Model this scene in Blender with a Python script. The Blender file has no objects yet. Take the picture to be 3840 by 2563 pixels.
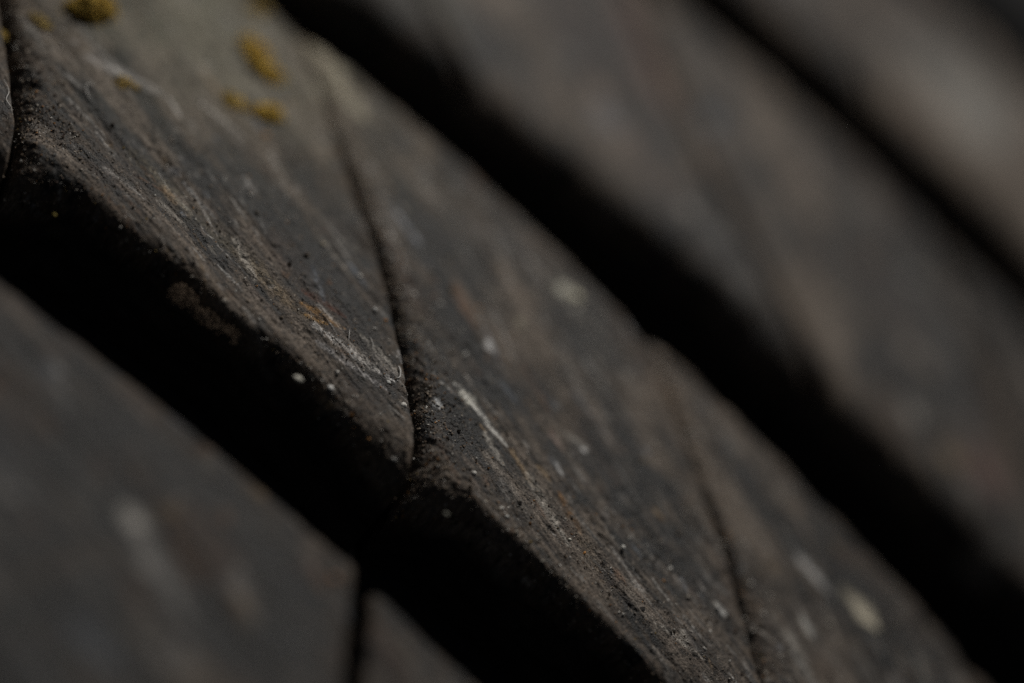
import bpy, math, random
import numpy as np
from math import radians, sin, cos, pi
from mathutils import Matrix, Vector

# 1 Blender unit = 1 cm (macro close-up of a tyre tread)
scene = bpy.context.scene
scene.unit_settings.scale_length = 0.01
rng = np.random.default_rng(7)
random.seed(7)
TR = 28.14                      # tyre radius (cm)
PITCH = 2 * pi * TR / 65        # sipe pitch round the tyre

# ------------------------------------------------------------------ camera
E_, ROLL, DIST, FW = radians(40), radians(40.5), 25.0, 5.9
f = np.array([0, cos(E_), -sin(E_)])
r0 = np.array([1.0, 0, 0]); u0 = np.cross(r0, f)
r_ = r0 * cos(ROLL) + u0 * sin(ROLL)
u_ = -r0 * sin(ROLL) + u0 * cos(ROLL)
P = -f * DIST
cd = bpy.data.cameras.new('camera'); cam = bpy.data.objects.new('camera', cd)
scene.collection.objects.link(cam)
cam.matrix_world = Matrix(((r_[0], u_[0], -f[0], P[0]), (r_[1], u_[1], -f[1], P[1]), (r_[2], u_[2], -f[2], P[2]), (0, 0, 0, 1)))
cd.sensor_width = 36; cd.lens = 36 * DIST / FW
cd.clip_start = 0.1; cd.clip_end = 500
cd.dof.use_dof = True; cd.dof.focus_distance = 24.28
cd.dof.aperture_fstop = cd.lens * 1e-3 / 2.5      # aperture 2.45 cm wide
cd.dof.aperture_blades = 0
scene.camera = cam

# ------------------------------------------------------------------ light
w = bpy.data.worlds.new('World'); scene.world = w; w.use_nodes = True
bg = w.node_tree.nodes['Background']; bg.inputs[0].default_value = (0.75, 0.85, 1, 1); bg.inputs[1].default_value = 0.026

def area(name, loc, target, size, power, col):
    l = bpy.data.lights.new(name, 'AREA'); l.shape = 'RECTANGLE'; l.size = size[0]; l.size_y = size[1]
    l.energy = power; l.color = col
    o = bpy.data.objects.new(name, l); scene.collection.objects.link(o); o.location = loc
    o.rotation_euler = (Vector(target) - Vector(loc)).to_track_quat('-Z', 'Y').to_euler()
    return o
area('key_light', (-4.2, 10, 10.5), (-.6, .8, 0), (5, 4), 2200, (1.0, 0.955, 0.89))  # unseen soft area lamp, high on the far left side

scene.cycles.use_denoising = False
scene.cycles.use_adaptive_sampling = False
scene.view_settings.view_transform = 'Standard'
scene.view_settings.look = 'None'
scene.view_settings.exposure = 0; scene.view_settings.gamma = 1

# ------------------------------------------------------------------ numpy noise
def _h(ix, iy, s):
    n = (ix.astype(np.int64) * 374761393 + iy.astype(np.int64) * 668265263 + s * 1442695041) & 0xFFFFFFFF
    n = ((n ^ (n >> 13)) * 1274126177) & 0xFFFFFFFF
    n = ((n ^ (n >> 16)) * 2246822519) & 0xFFFFFFFF
    return ((n ^ (n >> 15)) & 0xFFFFFF) / float(0xFFFFFF)
def vn(x, y, s=0):
    ix = np.floor(x); iy = np.floor(y); fx = x - ix; fy = y - iy
    fx = fx * fx * (3 - 2 * fx); fy = fy * fy * (3 - 2 * fy)
    a = _h(ix, iy, s); b = _h(ix + 1, iy, s); c = _h(ix, iy + 1, s); d = _h(ix + 1, iy + 1, s)
    return (a * (1 - fx) + b * fx) * (1 - fy) + (c * (1 - fx) + d * fx) * fy
def fbm(x, y, s=0, o=4):
    t = 0; a = 0.5; n = 0
    for i in range(o):
        t = t + a * vn(x, y, s + i * 17); n += a
        x, y = x * 2.03 + 5.1, y * 2.03 + 1.7; a *= 0.55
    return t / n
def sm(a, b, x):
    t = np.clip((x - a) / (b - a), 0, 1); return t * t * (3 - 2 * t)
SA = radians(-20)               # direction the tread was scuffed in
_gv = np.linspace(-9, 9, 1801); _tn = np.interp(_gv, [-1.36, 1.0], [.24, .64]); _gi = np.cumsum(1 / _tn) * .01
def along(u, v):
    """coordinates along and across the curved scuffs"""
    return u * cos(SA) + v * sin(SA), .38 * (u + np.interp(v, _gv, _gi)) + .025 * np.sin(u * 2.1 + v)

# ------------------------------------------------------------------ sipes
SV = np.array([-9, -5.0, -2.98, -2.29, -1.49, -1.10, -0.82, -0.27, 0.06, 0.56, 0.95, 1.7, 2.1, 2.4, 2.86, 3.8, 5.8, 9])
SU = np.array([3.6, 1.60, 0.50, 0.17, 0.15, -0.09, -0.31, -0.82, -1.19, -1.73, -2.14, 1.62, 0.95, 0.45, -0.20, -1.3, -3.5, -7])
def sipe(v, k):
    return np.interp(v, SV, SU) + k * PITCH - (.11 if k == -1 else 0)

def cyl(u, v, h):
    th = u / TR
    return (TR + h) * np.sin(th), v, (TR + h) * np.cos(th) - TR

# ------------------------------------------------------------------ marks on the rubber (u0,v0,u1,v1,width,colour,strength)
WHITE = (.62, .61, .58); CREAM = (.50, .47, .36); TAN = (.26, .19, .12); RUST = (.15, .088, .045); BLUE = (.20, .22, .25)
DRED = (.07, .028, .018); OLIVE = (.17, .16, .12); PINK = (.16, .135, .12)
MARKS = [
 (-.90, -1.0, -.36, -.93, .026, (.40, .39, .38), .8), (-.82, -1.08, -.36, -1.02, .022, (.30, .29, .29), .7), (-.70, -.95, -.36, -.86, .06, (.26, .24, .22), .55),
 (-.10, -.60, .04, -.63, .016, WHITE, .8), (-.02, -.62, .10, -.635, .032, (.75, .73, .66), 1.0), (.05, -.63, .36, -.72, .018, WHITE, .85),
 (-2.18, -.80, -1.82, -.90, .018, (.42, .38, .30), .75), (-2.0, -.72, -1.7, -.80, .012, (.36, .37, .38), .6),
 (-1.5, -.90, -.95, -1.0, .05, (.17, .13, .085), .6), (-2.3, -.80, -1.2, -.95, .07, (.13, .115, .09), .5),
 (.40, -.72, .62, -.82, .022, TAN, .7), (.55, -.78, .98, -1.0, .030, (.30, .28, .25), .75), (.30, -.88, .80, -1.1, .04, (.20, .18, .16), .6),
 (.75, -.72, 1.0, -.86, .022, RUST, .9), (.98, -.86, 1.2, -1.0, .04, (.16, .13, .10), .6), (1.3, -.92, 1.7, -1.05, .05, (.17, .15, .13), .6),
 (-1.03, -.92, -.76, -.86, .028, (.20, .115, .045), .85), (-1.08, -.83, -.80, -.78, .022, DRED, .85), (-.98, -.98, -.85, -.93, .016, (.3, .17, .05), .7),
 (-.95, -3.04, -.78, -3.13, .085, (.46, .44, .41), .85), (-.82, -3.10, -.32, -3.40, .06, (.24, .23, .22), .75), (-.72, -2.78, -.2, -3.0, .14, (.085, .058, .045), .5),
 (2.06, .30, 2.38, .26, .032, (.40, .40, .40), .85), (2.42, .38, 2.54, .37, .034, (.40, .37, .29), .7), (2.52, .37, 2.70, .34, .062, (.58, .53, .42), .95), (2.30, -.05, 2.42, -.12, .03, (.4, .4, .38), .8),
 (-2.89, -.38, -2.45, -.24, .05, (.30, .29, .28), .7), (-2.1, 1.0, -1.55, .74, .09, (.36, .33, .25), .85), (-1.9, .72, -1.72, .60, .04, CREAM, .6),
 (.02, .68, .15, .66, .05, (.70, .68, .58), 1.0), (-.78, .16, -1.02, .25, .02, (.34, .36, .40), .8), (-.10, -.145, -.05, -.19, .030, (.55, .55, .55), .9),
 (-.05, .20, .0, .18, .02, CREAM, .6), (.50, -.36, .62, -.42, .020, (.30, .22, .19), .8), (.70, -.29, .73, -.31, .024, (.55, .55, .55), .9), (.60, -.52, .72, -.60, .016, (.42, .42, .42), .7),
 (1.86, -.53, 1.95, -.55, .022, (.7, .7, .68), .95), (-.45, .05, -.22, -.12, .04, (.15, .09, .06), .7), (-.9, -.05, -.6, -.25, .03, (.12, .10, .09), .5),
 (-.11, -.83, -.05, -.85, .028, (.45, .46, .47), .8), (3.0, .1, 3.2, .0, .08, (.22, .23, .24), .6), (2.3, -.25, 2.7, -.5, .05, (.28, .27, .25), .6),
 (-2.1, -3.1, -1.2, -3.6, .2, (.03, .033, .038), .8), (-.6, 2.3, .3, 2.0, .16, (.13, .11, .10), .5),
 (1.6, 2.9, 2.1, 2.7, .22, (.035, .035, .037), .7), (2.3, 2.5, 2.6, 2.3, .15, (.035, .037, .04), .7), (1.1, 5.0, 1.6, 4.8, .35, (.20, .20, .19), .7),
 (-.45, -.72, -.38, -.78, .018, (.34, .33, .33), .7), (-1.3, 2.95, -.7, 2.5, .12, (.045, .035, .032), .7), (-.9, 3.3, -.2, 2.7, .14, (.12, .08, .07), .6),
 (-2.35, 2.3, -1.5, 2.0, .2, (.2, .19, .17), .5), (2.7, 2.2, 2.9, 2.1, .16, (.11, .055, .05), .6),
]
def random_marks(n, u0, u1, v0, v1, wmin, wmax, seed, calm=False):
    r = random.Random(seed); out = []
    for _ in range(n):
        u = r.uniform(u0, u1); v = r.uniform(v0, v1); L = r.uniform(.0, .22) ** 1.3 * (1 if r.random() < .7 else 3)
        a = SA + r.gauss(0, .25); c = r.choice([PINK, PINK, TAN, (.24, .23, .22), (.24, .23, .22), BLUE, (.02, .02, .022), (.02, .02, .022), (.14, .085, .055), (.35, .33, .3), (.28, .27, .26), (.05, .03, .024)])
        if calm and c in (PINK, DRED, (.15, .08, .05)): c = (.15, .12, .095)
        out.append((u, v, u + L * cos(a), v + L * sin(a), r.uniform(wmin, wmax), c, r.uniform(.2, .65)))
    return out
def streaks(n, seed):
    r = random.Random(seed); out = []
    for _ in range(n):
        u = r.uniform(-3.4, 3.8); v = r.uniform(-1.35, 1.0); L = .05 + .38 * r.random() ** 2
        a = -math.atan(float(np.interp(v, [-1.36, 1.0], [.16, .64]))) + r.gauss(0, .16); b = r.choice([.16, .22, .3, .42])
        out.append((u, v, u + L * cos(a), v + L * sin(a), r.uniform(.004, .012), (b, b * .97, b * .93), r.uniform(.3, .8)))
    return out
MARKS1 = MARKS + random_marks(620, -3.6, 4.2, -1.4, 1.1, .005, .030, 3) + streaks(330, 4)
MARKS2 = MARKS + random_marks(150, -3, 4.5, 1.6, 5.9, .03, .11, 5, True)
MARKS0 = MARKS + random_marks(420, -3.6, 1.8, -5, -2.2, .015, .07, 9)

def colour(u, v, h, de, marks, dust_shade_bias=0.0):
    """rubber, dust and stains, plus rib-wide darkening for light falloff via the bias; de = distance to the nearest block edge"""
    s, t = along(u, v)
    st = fbm(s * .9, t * 5.5, 11, 5)                      # long scuffs
    st2 = fbm(s * 3.0 + 7, t * 22, 12, 4)
    mo = fbm(u * 1.3, v * 1.6, 13, 4)
    md = fbm(u * 9, v * 9, 14, 4)
    d = 0.23 + 2.5 * (st - .5) + 1.5 * (st2 - .5) + 1.7 * (mo - .45) + 1.0 * (md - .5) + dust_shade_bias
    d = np.clip(d, .02, 1)
    rub = np.array([.0105, .0115, .0130]); dust = np.array([.128, .108, .091])
    c = rub * (1 - d[:, None]) + dust * d[:, None]
    rd = sm(.56, .74, fbm(s * 1.5 + 3, t * 3.2, 21, 3)) * .28
    c = c * (1 - rd[:, None]) + np.array([.088, .062, .047]) * rd[:, None]
    # pale olive bloom on the left end of the rib
    ol = np.exp(-(((u + 2.75) / 1.15) ** 2 + ((v - .55) / .75) ** 2)) * (.58 + .8 * (fbm(u * 3, v * 4, 31, 4) - .3))
    ol = np.clip(ol, 0, .8)
    c = c * (1 - ol[:, None]) + np.array([.150, .145, .112]) * ol[:, None]
    # brown crumbly dirt on edges
    ed = np.exp(-np.clip(de, 0, 9) / .10) * sm(.35, .6, fbm(u * 14, v * 14, 41, 4)) * .75
    c = c * (1 - ed[:, None]) + np.array([.095, .070, .050]) * ed[:, None]
    for (a0, b0, a1, b1, wd, col, k) in marks:
        m = (u > min(a0, a1) - 3 * wd) & (u < max(a0, a1) + 3 * wd) & (v > min(b0, b1) - 3 * wd) & (v < max(b0, b1) + 3 * wd)
        if not m.any(): continue
        uu, vv = u[m], v[m]; dx, dy = a1 - a0, b1 - b0; L2 = dx * dx + dy * dy + 1e-9
        q = np.clip(((uu - a0) * dx + (vv - b0) * dy) / L2, 0, 1)
        wob = wd * (.55 + .9 * fbm(uu * 26 / (1 + wd * 15), vv * 26 / (1 + wd * 15), 51, 3)) * (1 - .45 * np.abs(2 * q - .8) ** 2)
        dd = np.hypot(uu - a0 - q * dx, vv - b0 - q * dy) / np.maximum(wob, 1e-4)
        kk = k * (1 - sm(.2, 1.7, dd)) * (.12 + .95 * sm(.25, .62, fbm(uu * 60, vv * 60, 53, 3) * .6 + fbm((uu + vv * .2) * 12, (vv + uu * .3) * 60, 54, 2) * .4))
        kk = np.clip(kk, 0, 1)[:, None]
        c[m] = c[m] * (1 - kk) + np.array(col) * kk
    # grit-scale grain
    g = vn(u * 75, v * 75, 61) * .35 + vn(u * 150, v * 150, 62) * .65
    c *= (.15 + 1.7 * g)[:, None]
    pit = sm(.80, .88, vn(u * 42, v * 55, 63)); c *= (1 - .75 * pit)[:, None]
    sp = sm(.86, .95, vn(u * 85, v * 85, 64))[:, None] * .7
    c = c * (1 - sp) + np.array([.24, .21, .18]) * sp
    return np.clip(c, .003, .9)

def new_mesh(name, co, faces, mat, parent=None, col=None, smooth=True):
    me = bpy.data.meshes.new(name)
    co = np.asarray(co, np.float32); faces = np.asarray(faces, np.int32)
    k = faces.shape[1]
    me.vertices.add(len(co)); me.vertices.foreach_set('co', co.ravel())
    me.loops.add(faces.size); me.loops.foreach_set('vertex_index', faces.ravel())
    me.polygons.add(len(faces)); me.polygons.foreach_set('loop_start', np.arange(0, faces.size, k, dtype=np.int32))
    me.polygons.foreach_set('use_smooth', np.full(len(faces), smooth))
    me.update(calc_edges=True); me.validate()
    if col is not None:
        a = me.color_attributes.new('stain', 'FLOAT_COLOR', 'POINT')
        a.data.foreach_set('color', np.hstack([col, np.ones((len(col), 1))]).astype(np.float32).ravel())
    me.materials.append(mat)
    o = bpy.data.objects.new(name, me); scene.collection.objects.link(o)
    if parent: o.parent = parent
    return o

# ------------------------------------------------------------------ materials
def nodes(name):
    m = bpy.data.materials.new(name); m.use_nodes = True; nt = m.node_tree
    return m, nt, nt.nodes['Principled BSDF']
def rubber(name, bump=.35):
    m, nt, b = nodes(name)
    at = nt.nodes.new('ShaderNodeAttribute'); at.attribute_name = 'stain'
    tc = nt.nodes.new('ShaderNodeTexCoord')
    n1 = nt.nodes.new('ShaderNodeTexNoise'); n1.inputs['Scale'].default_value = 100; n1.inputs['Detail'].default_value = 5; n1.inputs['Roughness'].default_value = .7
    nt.links.new(tc.outputs['Object'], n1.inputs['Vector'])
    mr = nt.nodes.new('ShaderNodeMapRange'); mr.inputs[1].default_value = .3; mr.inputs[2].default_value = .7; mr.inputs[3].default_value = .35; mr.inputs[4].default_value = 1.8
    nt.links.new(n1.outputs['Fac'], mr.inputs[0])
    mx = nt.nodes.new('ShaderNodeVectorMath'); mx.operation = 'SCALE'
    nt.links.new(at.outputs['Color'], mx.inputs[0]); nt.links.new(mr.outputs[0], mx.inputs['Scale'])
    nt.links.new(mx.outputs[0], b.inputs['Base Color'])
    # dusty places are matt, bare rubber has a dull sheen
    bw = nt.nodes.new('ShaderNodeRGBToBW'); nt.links.new(at.outputs['Color'], bw.inputs[0])
    rr = nt.nodes.new('ShaderNodeMapRange'); rr.inputs[1].default_value = .012; rr.inputs[2].default_value = .07; rr.inputs[3].default_value = .58; rr.inputs[4].default_value = .9
    nt.links.new(bw.outputs[0], rr.inputs[0]); nt.links.new(rr.outputs[0], b.inputs['Roughness'])
    b.inputs['Specular IOR Level'].default_value = .28
    v = nt.nodes.new('ShaderNodeTexVoronoi'); v.inputs['Scale'].default_value = 90; nt.links.new(tc.outputs['Object'], v.inputs['Vector'])
    ad = nt.nodes.new('ShaderNodeMath'); ad.operation = 'ADD'; nt.links.new(n1.outputs['Fac'], ad.inputs[0]); nt.links.new(v.outputs['Distance'], ad.inputs[1])
    bp = nt.nodes.new('ShaderNodeBump'); bp.inputs['Strength'].default_value = bump; bp.inputs['Distance'].default_value = .018
    nt.links.new(ad.outputs[0], bp.inputs['Height']); nt.links.new(bp.outputs[0], b.inputs['Normal'])
    return m
def simple(name, col, rough=.85, var=.3, scale=40):
    m, nt, b = nodes(name)
    tc = nt.nodes.new('ShaderNodeTexCoord'); n = nt.nodes.new('ShaderNodeTexNoise'); n.inputs['Scale'].default_value = scale; n.inputs['Detail'].default_value = 4
    nt.links.new(tc.outputs['Object'], n.inputs['Vector'])
    cr = nt.nodes.new('ShaderNodeValToRGB'); cr.color_ramp.elements[0].position = .3; cr.color_ramp.elements[1].position = .7
    cr.color_ramp.elements[0].color = [c * (1 - var) for c in col] + [1]; cr.color_ramp.elements[1].color = [min(1, c * (1 + var)) for c in col] + [1]
    nt.links.new(n.outputs['Fac'], cr.inputs[0]); nt.links.new(cr.outputs[0], b.inputs['Base Color'])
    b.inputs['Roughness'].default_value = rough; b.inputs['Specular IOR Level'].default_value = .25
    return m
def attr_mat(name, rough=.85):
    m, nt, b = nodes(name)
    at = nt.nodes.new('ShaderNodeAttribute'); at.attribute_name = 'stain'
    nt.links.new(at.outputs['Color'], b.inputs['Base Color']); b.inputs['Roughness'].default_value = rough
    b.inputs['Specular IOR Level'].default_value = .2
    return m
M_TREAD = rubber('dusty_tread_rubber')
M_CASING = simple('black_casing_rubber', (.014, .014, .015), .8)
M_SPECK = attr_mat('grit'); M_LICHEN = attr_mat('lichen', .95)
M_FIBRE = simple('lint', (.55, .54, .52), .7, .1)

# ------------------------------------------------------------------ tread blocks
tyre = bpy.data.objects.new('car_tyre', None); scene.collection.objects.link(tyre)
tyre.location = (0, 0, 0)
tyre['label'] = 'worn black rubber tyre tread of scuffed ribs and deep grooves, powdered with brown dust'
tyre['category'] = 'tyre'

SAMPLES = []      # (u, v, h, edge distance, block tag) of top vertices, for scattering grit
def axis(L, wall, step, fine, fr):
    """parameter positions: negative = down the wall, then the top, then > L = down the other wall"""
    n = max(4, int(L / step))
    top = np.linspace(0, L, n)
    wl = -np.concatenate([np.linspace(wall, fine * 6, 22)[:-1], np.linspace(fine * 6, fine, 6)])
    return np.concatenate([wl, top, (L - wl)[::-1]])
def block(v0, v1, k, step, rn, rf, rl, rr_, gap, marks, name='tread_block', label=None, drop=0.0, bias=0.0, seed=0, sample=True, jag=1.0):
    wall = .78
    A = axis(v1 - v0, wall, step, step, 0)                 # across
    L0 = PITCH - gap
    B = axis(L0, wall, step, step, 0)                      # along
    b, a = np.meshgrid(B, A); nb, na = len(B), len(A)
    a = a.ravel(); b = b.ravel()
    W = v1 - v0
    at = np.clip(a, 0, W); bt = np.clip(b, 0, L0)
    dn = at; df = W - at; dl = bt; dr = L0 - bt            # distances to near, far, left, right edges
    v = v0 + at; gv = gap * np.interp(v, [-1.4, -.1, .15, .6, 1.0], [1.3, 1.15, .7, .18, .10]) if len(marks) == len(MARKS1) else gap
    u = sipe(v, k) + gv + bt * (sipe(v, k + 1) - sipe(v, k) - gv) / L0
    down = -(np.minimum(a, 0) + np.minimum(W - a, 0) + np.minimum(b, 0) + np.minimum(L0 - b, 0))
    down = np.maximum.reduce([np.maximum(-a, 0), np.maximum(a - W, 0), np.maximum(-b, 0), np.maximum(b - L0, 0)])
    s = bt / L0
    RN = rn(s, u) if callable(rn) else np.full_like(a, rn)
    RN = RN * (.6 + .8 * fbm(u * 3.1, v * 0 + 2.2, 71 + seed, 4))
    RL = rl * np.interp(v, [-1.4, -1.2, -.6, .4, 1.0], [.45, .8, .85, .35, .2]) * (.5 + 1.0 * fbm(v * 4, u * 0 + 5.5, 72 + seed, 4))
    def rnd(d, R): q = np.clip(1 - d / np.maximum(R, 1e-3), 0, 1); return R * (1 - np.sqrt(1 - q * q * .985))
    h = np.full_like(a, -drop)
    h -= rnd(dn, RN) + rnd(df, np.full_like(a, rf)) + rnd(dl, RL) + rnd(dr, np.full_like(a, rr_))
    h = h - down
    # scuffed relief of the running surface
    ss, tt = along(u, v)
    de = np.minimum(np.minimum(dn, df), np.minimum(dl, dr))
    top = 1 - sm(0, .05, down)
    h += top * (.075 * (fbm(ss * .8, tt * 2.0, 81, 3) - .5) + .036 * (fbm(ss * 2.2, tt * 9, 82, 4) - .5) + .0085 * (fbm(ss * 9, tt * 34, 83, 3) - .5))
    h += top * (.0052 * (fbm(u * 38, v * 38, 84, 3) - .5) + .0035 * (_h(np.round(u * 400), np.round(v * 400), 5) - .5))
    pit = sm(.78, .9, vn(u * 24, v * 30, 85)) ; h -= top * .006 * pit
    # crumbly worn lips at the near edge and at the left (trailing) edge
    lipn = np.exp(-dn / .09) * sm(.3, .7, fbm(u * 2.6, v * 2.6, 91 + seed, 2)); lipl = np.exp(-dl / (.13))
    crumb = (fbm(u * 13, v * 13, 92, 4) - .5) * .045 + (fbm(u * 40, v * 40, 93, 3) - .5) * .020
    h += jag * (lipn * .45 + lipl * .9) * crumb * (1 - sm(.0, .25, down) * .6)
    # sideways jitter so edges and walls are torn, not ruled
    hz = v * 0 - down
    if len(marks) == len(MARKS1):      # worn outline of the middle rib: scalloped near edge, far edge drawing in to the right
        q = at / W
        v = v + (1 - q) ** 3 * (.05 - .11 * (sm(.68, 1, s) + 1 - sm(0, .12, s)))
        v = v + q ** 2 * (np.interp(u, [-2.6, -.8, .3, 2.4, 3.6], [1.08, 1.02, .90, .86, .74]) + (fbm(u * 2.5, u * 0, 191, 3) - .5) * .06 - v1)
        v = v - .065 * q ** 4 * (sm(.90, 1, s) + .5 * (1 - sm(0, .05, s)))
    off = jag * ((fbm(u * 2.5, hz * 5 + 3, 94 + seed, 4) - .5) * .085 + (fbm(u * 22, hz * 22, 95, 4) - .5) * .012)
    ledge = (fbm(u * 3.5, hz * 11 + 1, 196 + seed, 3) - .45) * .12 * sm(.45, .62, fbm(u * 1.6, hz * 2.5 + 8, 197 + seed, 3)) * np.exp(-down / .25) * sm(0, .05, down)
    ledge = ledge + (fbm(u * 26, hz * 40, 198, 3) - .5) * .03 * sm(0, .04, down) * np.exp(-down / .2)
    v = v - jag * (a < 0) * ledge
    v = v + off * np.exp(-dn / .07) - jag * .5 * off * np.exp(-df / .05)
    offl = jag * ((fbm(v * 6, hz * 5, 96 + seed, 4) - .5) * .05 + (fbm(v * 24, hz * 24, 97, 3) - .5) * .026)
    u = u + offl * np.exp(-dl / .06) * (1 - np.exp(-dn / .05) * .5) + (fbm(v * 2.2, hz * 3, 98, 4) - .5) * .018 * np.exp(-dr / .05)
    # walls lean out a little towards the groove floor
    v = v - (a < 0) * np.minimum(down, .7) * .02 + (a > W) * np.minimum(down, .7) * .06
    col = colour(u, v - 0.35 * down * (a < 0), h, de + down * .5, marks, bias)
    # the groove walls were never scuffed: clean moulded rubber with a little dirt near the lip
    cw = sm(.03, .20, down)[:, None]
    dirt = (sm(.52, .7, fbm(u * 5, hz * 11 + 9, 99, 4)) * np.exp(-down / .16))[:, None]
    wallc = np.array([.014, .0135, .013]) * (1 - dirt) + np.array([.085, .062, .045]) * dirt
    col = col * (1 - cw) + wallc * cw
    x, y, z = cyl(u, v, h)
    i = np.arange(na * nb).reshape(na, nb)
    F = np.stack([i[:-1, :-1], i[:-1, 1:], i[1:, 1:], i[1:, :-1]], -1).reshape(-1, 4)
    # drop the degenerate corner patches (both coordinates on a wall)
    ca = ((A[:-1] < -1e-9) | (A[1:] > W + 1e-9)); cb = ((B[:-1] < -1e-9) | (B[1:] > L0 + 1e-9))
    keep = ~(ca[:, None] & cb[None, :]).ravel()
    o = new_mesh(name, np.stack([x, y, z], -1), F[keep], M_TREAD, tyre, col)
    if label: o['label'] = label
    if sample:
        t = down < .10
        SAMPLES.append((u[t], v[t], h[t], de[t], down[t], dl[t], dn[t]))
    return o

gp = .054
def rn_mid(s, u):      # near lip: soft at the right-hand corner of the block, crisp elsewhere
    return .10 + .12 * sm(.70, 1.0, s) + .20 * (1 - sm(.0, .16, s))
v0, v1 = -1.36, .97
block(v0, v1, -2, .010, rn_mid, .10, .16, .03, gp, MARKS1, seed=1)
block(v0, v1, -1, .0062, rn_mid, .10, .17, .03, gp, MARKS1, bias=.06, label='tread block with ochre lichen and olive bloom on its left end')
block(v0, v1, 0, .0062, rn_mid, .10, .17, .03, gp, MARKS1, seed=3, label='tread block with a bright white scuff behind its crumbly left lip')
block(v0, v1, 1, .009, rn_mid, .10, .15, .03, gp, MARKS1, seed=4)
block(v0, v1, 2, .03, rn_mid, .10, .15, .03, gp, MARKS1, seed=5, sample=False)
for k in (-2, -1, 0):
    block(-5.0, -2.25 - .06 * (k == 0), k, .017, .12, .07, .10, .06, .12, MARKS0, seed=10 + k, bias=-.45)  # negative bias paints the nearest rib's weaker light as thinner dust
for k in (-2, -1, 0, 1):
    block(1.68, 3.69, k, .02, .20, .14, .27, .14, .05, MARKS2, seed=20 + k, bias=-.03)  # slightly lower bias offsets the lamp's nearness in the colour
for k in (0, 1, 2):
    block(4.30, 5.74, k, .03, .16, .22, .10, .06, .05, MARKS2, seed=30 + k, bias=-.14)  # colour darkened here because the lamp stands too close to this rib

# ------------------------------------------------------------------ casing (groove floors, shoulders, sidewalls)
prof = [(-9.2, -8.5), (-9.9, -6), (-9.8, -3.2), (-9.0, -1.3), (-8.2, -.35), (-7.8, -.08), (-5.75, 0), (-5.7, -.05), (-5.66, -.74)]
prof += [(-5.0, -.76), (6.5, -.76), (6.55, -.16), (6.6, -.1), (8.3, -.35), (9.3, -1.3), (10.1, -3.2), (10.2, -6), (9.5, -8.5)]
N = 260; A_ = np.linspace(0, 2 * pi, N, endpoint=False)
co = []; 
for (vv, hh) in prof:
    co.append(np.stack([(TR + hh) * np.sin(A_), np.full(N, vv), (TR + hh) * np.cos(A_) - TR], -1))
co = np.concatenate(co); F = []
for j in range(len(prof) - 1):
    for i in range(N):
        F.append((j * N + i, j * N + (i + 1) % N, (j + 1) * N + (i + 1) % N, (j + 1) * N + i))
cas = new_mesh('casing', co, F, M_CASING, tyre)

# ------------------------------------------------------------------ grit
OCT_V = np.array([[1, 0, 0], [-1, 0, 0], [0, 1, 0], [0, -1, 0], [0, 0, 1], [0, 0, -1]], float)
OCT_F = np.array([[0, 2, 4], [2, 1, 4], [1, 3, 4], [3, 0, 4], [2, 0, 5], [1, 2, 5], [3, 1, 5], [0, 3, 5]])
_e = sorted({tuple(sorted((f[i], f[(i + 1) % 3]))) for f in OCT_F.tolist() for i in range(3)})
_m = {e: 6 + i for i, e in enumerate(_e)}
SPH_V = np.concatenate([OCT_V, [(OCT_V[a] + OCT_V[b]) * .62 for a, b in _e]])
SPH_F = []
for f_ in OCT_F.tolist():
    a, b, c = f_; ab, bc, ca = [_m[tuple(sorted(q))] for q in ((a, b), (b, c), (c, a))]
    SPH_F += [(a, ab, ca), (ab, b, bc), (ca, bc, c), (ab, bc, ca)]
SPH_F = np.array(SPH_F)
def grains(pos, size, col, fine=False):
    n = len(pos)
    if fine:
        V = SPH_V[None] * (.72 + .5 * rng.random((n, 18, 1))) * (size[:, None, None] * (.55 + .8 * rng.random((n, 1, 3)))) + pos[:, None, :]
        return V.reshape(-1, 3), (SPH_F[None] + (np.arange(n) * 18)[:, None, None]).reshape(-1, 3), np.repeat(col, 18, axis=0)
    V = OCT_V[None] * (.55 + .9 * rng.random((n, 6, 1))) * (size[:, None, None] * (.6 + .8 * rng.random((n, 1, 3))))
    q = rng.normal(size=(n, 4)); q /= np.linalg.norm(q, axis=1)[:, None]; w_, x, y, z = q.T
    Rm = np.stack([1 - 2 * (y * y + z * z), 2 * (x * y - z * w_), 2 * (x * z + y * w_), 2 * (x * y + z * w_), 1 - 2 * (x * x + z * z), 2 * (y * z - x * w_), 2 * (x * z - y * w_), 2 * (y * z + x * w_), 1 - 2 * (x * x + y * y)], -1).reshape(n, 3, 3)
    V = np.einsum('nij,nkj->nki', Rm, V) + pos[:, None, :]
    F = OCT_F[None] + (np.arange(n) * 6)[:, None, None]
    return V.reshape(-1, 3), F.reshape(-1, 3), np.repeat(col, 6, axis=0)
U = np.concatenate([s[0] for s in SAMPLES]); V = np.concatenate([s[1] for s in SAMPLES]); H = np.concatenate([s[2] for s in SAMPLES])
DE = np.concatenate([s[3] for s in SAMPLES]); DN = np.concatenate([s[4] for s in SAMPLES]); DL = np.concatenate([s[5] for s in SAMPLES]); DNR = np.concatenate([s[6] for s in SAMPLES])
inner = (U > -3.8) & (U < 4.3) & (V < 1.2) & (V > -5)
pal = np.array([[.07, .05, .04], [.14, .105, .078], [.22, .18, .14], [.34, .31, .27], [.60, .58, .54], [.34, .17, .06], [.24, .17, .06], [.035, .030, .027]])
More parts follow.
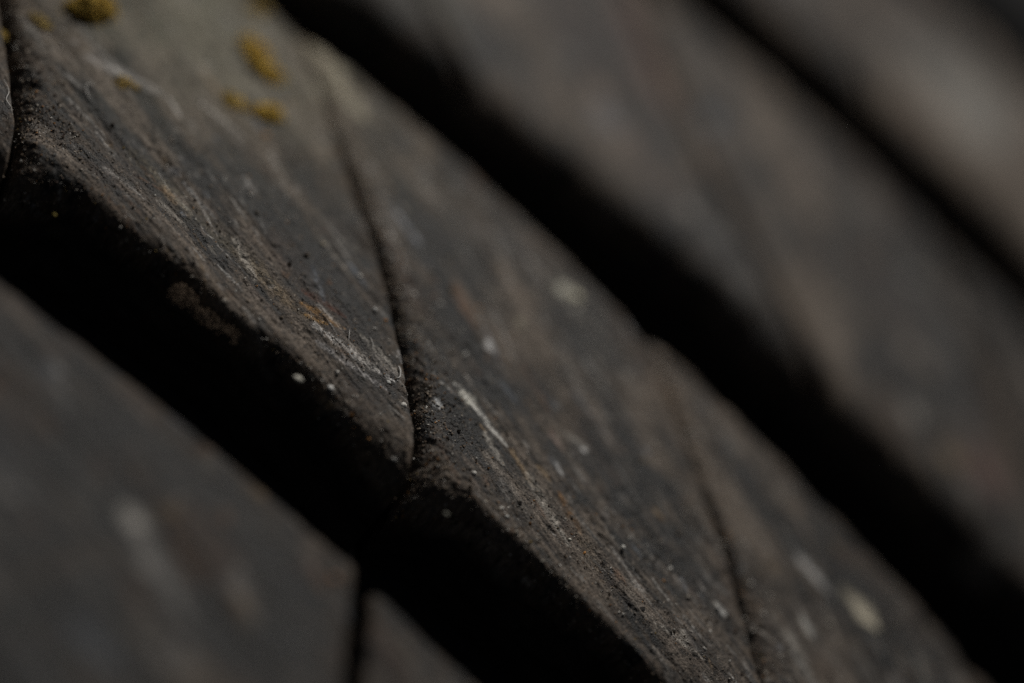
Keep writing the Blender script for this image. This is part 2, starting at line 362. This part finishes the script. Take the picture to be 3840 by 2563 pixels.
def pick(n, weight, smin, smax, pw, sink, pwr=2.6, fine=False):
    p = weight / weight.sum(); i = rng.choice(len(U), n, p=p)
    sz = smin + (smax - smin) * rng.random(n) ** pwr
    jx = rng.normal(size=(3, n)) * .003
    x, y, z = cyl(U[i] + jx[0], V[i] + jx[1], H[i] + sz * sink)
    c = pal[rng.choice(len(pal), n, p=np.array(pw) / sum(pw))] * (.7 + .6 * rng.random((n, 1)))
    return grains(np.stack([x, y, z], -1), sz, c, fine)
s_, t_ = along(U, V)
wcl = sm(.45, .75, fbm(s_ * 2, t_ * 7, 101, 4)) + .12
parts = [
    pick(26000, inner * (wcl + .1), .0018, .0060, [2, 6, 7, 5, 4, 1.2, .6, .8], .15),
    pick(9000, inner * (V > -1.7) * (DN < .03) * (np.exp(-DL / .12) + .16 * np.exp(-DNR / .08)), .003, .0105, [5, 8, 7, 4, 2.2, 1.3, .4, .8], .15),
    pick(650, inner * (wcl + .25), .005, .014, [1, 3, 4, 4, 5, 2, .6, .6], .15, fine=True),
    pick(150, inner * 1.0, .008, .017, [0, 1, 4, 4, 5, 1.5, .6, 1], .3, fine=True),
]
o = 0; vs, fs, cs = [], [], []
for (a, b, c) in parts:
    vs.append(a); fs.append(b + o); cs.append(c); o += len(a)
g = new_mesh('grit', np.concatenate(vs), np.concatenate(fs), M_SPECK, None, np.concatenate(cs), smooth=False)
g['kind'] = 'stuff'; g['label'] = 'brown and pale grit strewn over the scuffed rubber'; g['category'] = 'grit'

def surf_h(u, v):
    m = (np.abs(U - u) < .03) & (np.abs(V - v) < .03)
    if not m.any(): return 0.0
    d = (U[m] - u) ** 2 + (V[m] - v) ** 2
    return float(H[m][np.argsort(d)[:12]].mean())
def tag(o, label, cat, group=None):
    o['label'] = label; o['category'] = cat
    if group: o['group'] = group
    return o
def frame(o, u, v, h, rot=0):
    th = u / TR; x, y, z = cyl(u, v, h)
    o.matrix_world = Matrix.Translation((x, y, z)) @ Matrix.Rotation(th, 4, 'Y') @ Matrix.Rotation(rot, 4, 'Z')

# ------------------------------------------------------------------ ochre lichen clumps
def lichen(u, v, L, Wd, Hh, rot, n, label, gs=.011, pale=0.0, dirt=None):
    a = rng.random(n) * 2 * pi; r = rng.random(n) ** .5; r = np.where(rng.random(n) < .07, 1 + .35 * rng.random(n) ** 1.5, r)
    top = np.sqrt(np.clip(1 - r ** 2, 0, 1)) * Hh
    px = r * np.cos(a) * L / 2; py = r * np.sin(a) * Wd / 2
    lump = .55 + .8 * fbm(px * 26 + u * 9, py * 26 + 4, 111, 3)
    px = px * (.65 + .6 * lump); py = py * (.65 + .6 * lump)
    pz = top * lump * (.35 + .65 * rng.random(n) ** .35) + .004
    sz = gs * (.6 + .8 * rng.random(n))
    base = np.array([.48, .33, .075]) * (1 - pale) + np.array([.32, .26, .13]) * pale
    if dirt: base = np.array([.11, .080, .056])
    c = base * (.45 + 1.0 * rng.random((n, 1))) * np.where(rng.random((n, 1)) < .12, .5, 1)
    V_, F_, C_ = grains(np.stack([px, py, pz], -1), sz, c)
    o = new_mesh('lichen_clump', V_, F_, M_LICHEN, None, C_, smooth=False)
    if dirt:
        o.name = 'dirt_clump'; frame(o, u, v, dirt, rot); return tag(o, label, 'dirt clump', 'tan dirt clumps under the lip')
    frame(o, u, v, surf_h(u, v), rot); tag(o, label, 'lichen', 'ochre lichen clumps on the tread')
    return o
lichen(-3.10, -.02, .24, .15, .125, radians(53), 1500, 'thick rounded ochre lichen cushion at the top left of the rib', .0105)
lichen(-2.28, .62, .18, .11, .022, radians(-5), 230, 'blurred ochre lichen crust, uppermost of the three towards the far edge', .012)
lichen(-2.13, .52, .19, .10, .034, radians(0), 330, 'elongated ochre lichen crust, middle one of three near the far edge', .012)
lichen(-1.94, .20, .16, .10, .040, radians(40), 330, 'short thick ochre lichen crust lowest of the three near the far edge', .012)
lichen(-2.13, .12, .13, .10, .018, 0, 110, 'thin scattered yellow lichen left of the short thick crust', .010, .3)
lichen(-2.65, -.38, .10, .09, .016, 0, 60, 'sparse yellow lichen crumbs beside the curled lint', .008, .1)
lichen(-2.58, -.34, .05, .04, .016, 0, 30, 'tiny tight bunch of yellow lichen above the crumbs', .008, .0)
lichen(-3.36, -.58, .07, .06, .02, 0, 60, 'small yellow lichen speck on the block at the left border', .009, .2)
lichen(-2.44, .95, .10, .10, .015, 0, 60, 'faint yellow lichen smear near the top border of the rib', .012, .5)
lichen(-3.25, -.35, .13, .08, .010, 0, 130, 'sparse yellowish lichen grains at the top left corner', .007, .6)

lichen(-1.55, -1.40, .15, .13, .035, radians(-8), 210, 'largest tan dirt crust clinging just under the groove lip of the left block', .006, dirt=-.085)
lichen(-1.37, -1.41, .14, .11, .02, radians(-5), 150, 'smaller tan dirt crust right of the largest one under the groove lip', .0055, dirt=-.09)
lichen(-1.22, -1.40, .10, .08, .03, radians(-5), 50, 'faint lowest dirt crust under the groove lip of the left block', .007, dirt=-.08)

# ------------------------------------------------------------------ pale chips
def chip(u, v, L, Wd, Hh, rot, col, label, lift=0.4, hh=None):
    n = 14; th = np.linspace(0, 2 * pi, n, endpoint=False); vs = []; 
    rad = .75 + .45 * rng.random(n)
    for (k, z) in ((.75, -.5), (1, 0), (.8, .38), (.35, .55)):
        vs.append(np.stack([np.cos(th) * rad * k * L / 2, np.sin(th) * rad * k * Wd / 2, z * Hh + rng.normal(size=n) * Hh * .08], -1))
    vs = np.concatenate(vs + [np.array([[0, 0, Hh * .55]]), np.array([[0, 0, -Hh * .5]])])
    F = []
    for j in range(3):
        for i in range(n):
            a, b = j * n + i, j * n + (i + 1) % n
            F += [(a, b, b + n), (a, b + n, a + n)]
    for i in range(n):
        F.append((3 * n + i, 3 * n + (i + 1) % n, 4 * n)); F.append(((i + 1) % n, i, 4 * n + 1))
    c = np.array(col)[None] * (.75 + .4 * rng.random((len(vs), 1)))
    o = new_mesh('chip', vs, F, M_SPECK, None, c, smooth=True)
    frame(o, u, v, (surf_h(u, v) if hh is None else hh) + Hh * lift, rot); tag(o, label, 'chip', 'pale chips lying on the rubber'); return o
W1 = (.62, .60, .53); W2 = (.66, .66, .64); G1 = (.50, .50, .48)
chip(-.763, -1.40, .062, .038, .022, .2, W1, 'largest pale oval chip hanging on the dark groove edge left of the sipe', .6, -.03)
chip(-.597, -1.275, .048, .034, .018, 0, W2, 'pale round chip on the rib edge just right of the largest oval chip')
chip(-.378, -.969, .032, .026, .010, 0, G1, 'tiny flat whitish flake beside the left lip of the sipe')
chip(1.229, -.725, .026, .026, .026, 0, (.8, .79, .74), 'small bright white cube-like grain alone on the dark middle rib')
chip(-.083, -.845, .022, .018, .010, .4, G1, 'tiny grey-white flake below the bright white scuff')
chip(.12, .68, .07, .055, .03, .3, (.60, .57, .44), 'big blurred cream chip near the far edge of the rib')
chip(-.706, -.58, .028, .022, .014, 0, W2, 'small white crumb near the sipe, left of the orange grain')
chip(-.62, -.59, .022, .018, .014, 0, (.50, .22, .05), 'small orange grain close to the left lip of the sipe')
chip(-1.178, -.408, .034, .022, .012, .6, (.42, .37, .28), 'lone tan flake in the upper part of the left block')
chip(-.454, -.154, .034, .03, .014, 0, (.40, .39, .37), 'blurred grey dot right of the sipe, about halfway across the rib')
chip(-1.004, .537, .045, .045, .014, 0, (.20, .19, .17), 'large faint grey disc-like dot near the far edge, upper left')
chip(2.464, .062, .038, .032, .02, 0, (.46, .43, .37), 'blurred round pale chip below the cream blot at lower right')
chip(.609, -1.185, .03, .02, .010, .5, G1, 'greyish flake on the near slope of the middle rib')
chip(.967, -.961, .024, .02, .012, 0, W1, 'cream crumb at the end of the brown scuffs on the middle rib')
chip(.342, -1.49, .03, .028, .012, 0, (.20, .20, .17), 'dim greenish grain on the shaded near lip under the sipe')
chip(.103, -2.45, .06, .05, .02, 0, (.26, .14, .08), 'blurred orange-brown chip at the corner of the nearest block')
chip(-2.393, -1.47, .024, .02, .012, 0, (.30, .24, .07), 'tiny yellow grain in the shadow under the left corner', .4, -.12)

# ------------------------------------------------------------------ lint fibres
def fibre(pts, rad, label):
    cu = []
    for (u, v, dh) in pts:
        cu.append(Vector(cyl(u, v, surf_h(u, v) + dh)))
    P_ = [cu[0]] + cu + [cu[-1]]; path = []
    for i in range(1, len(P_) - 2):
        for t in np.linspace(0, 1, 8, endpoint=(i == len(P_) - 3)):
            a, b, c, d = P_[i - 1:i + 3]
            path.append(.5 * ((2 * b) + (c - a) * t + (2 * a - 5 * b + 4 * c - d) * t * t + (3 * b - a - 3 * c + d) * t ** 3))
    vs, F = [], []; M = 6
    for i, p in enumerate(path):
        T = (path[min(i + 1, len(path) - 1)] - path[max(i - 1, 0)]).normalized()
        X = T.cross(Vector((0, 0, 1))).normalized(); Y = T.cross(X)
        for j in range(M):
            an = 2 * pi * j / M; q = p + (X * cos(an) + Y * sin(an)) * rad * (1 - .6 * abs(2 * i / len(path) - 1) ** 4)
            vs.append(q - cu[0])
    for i in range(len(path) - 1):
        for j in range(M):
            F.append((i * M + j, i * M + (j + 1) % M, (i + 1) * M + (j + 1) % M, (i + 1) * M + j))
    o = new_mesh('lint_fibre', np.array([list(q) for q in vs]), np.array(F), M_FIBRE)
    o.location = cu[0]; return tag(o, label, 'fibre', 'pale lint fibres on the tread')
fibre([(-2.80, -.56, .01), (-2.76, -.55, .012), (-2.78, -.60, .01), (-2.74, -.65, .012), (-2.70, -.67, .006)], .0022, 'curled thin pale fibre below the sparse yellow crumbs')
fibre([(-3.14, -.93, .01), (-3.07, -.98, .012), (-3.04, -1.06, .01), (-2.99, -1.09, .012), (-3.0, -1.05, .01)], .0022, 'looped thin pale fibre on the block at the left border')
fibre([(-.735, -.845, .006), (-.72, -.88, .010), (-.70, -.91, .006)], .0022, 'short straight white fibre beside the orange stain')
fibre([(-.395, -.815, .006), (-.372, -.84, .014), (-.35, -.88, .010), (-.355, -.90, .003)], .0045, 'thick pale splinter leaning into the sipe')
fibre([(-.62, -.79, .006), (-.585, -.82, .010), (-.57, -.845, .006)], .0018, 'finest short pale fibre between the orange stain and the sipe')
fibre([(-2.10, -.79, .004), (-2.13, -.80, .010), (-2.08, -.82, .006), (-2.03, -.85, .004)], .0018, 'tiny hooked fibre at the head of the tan scratch')
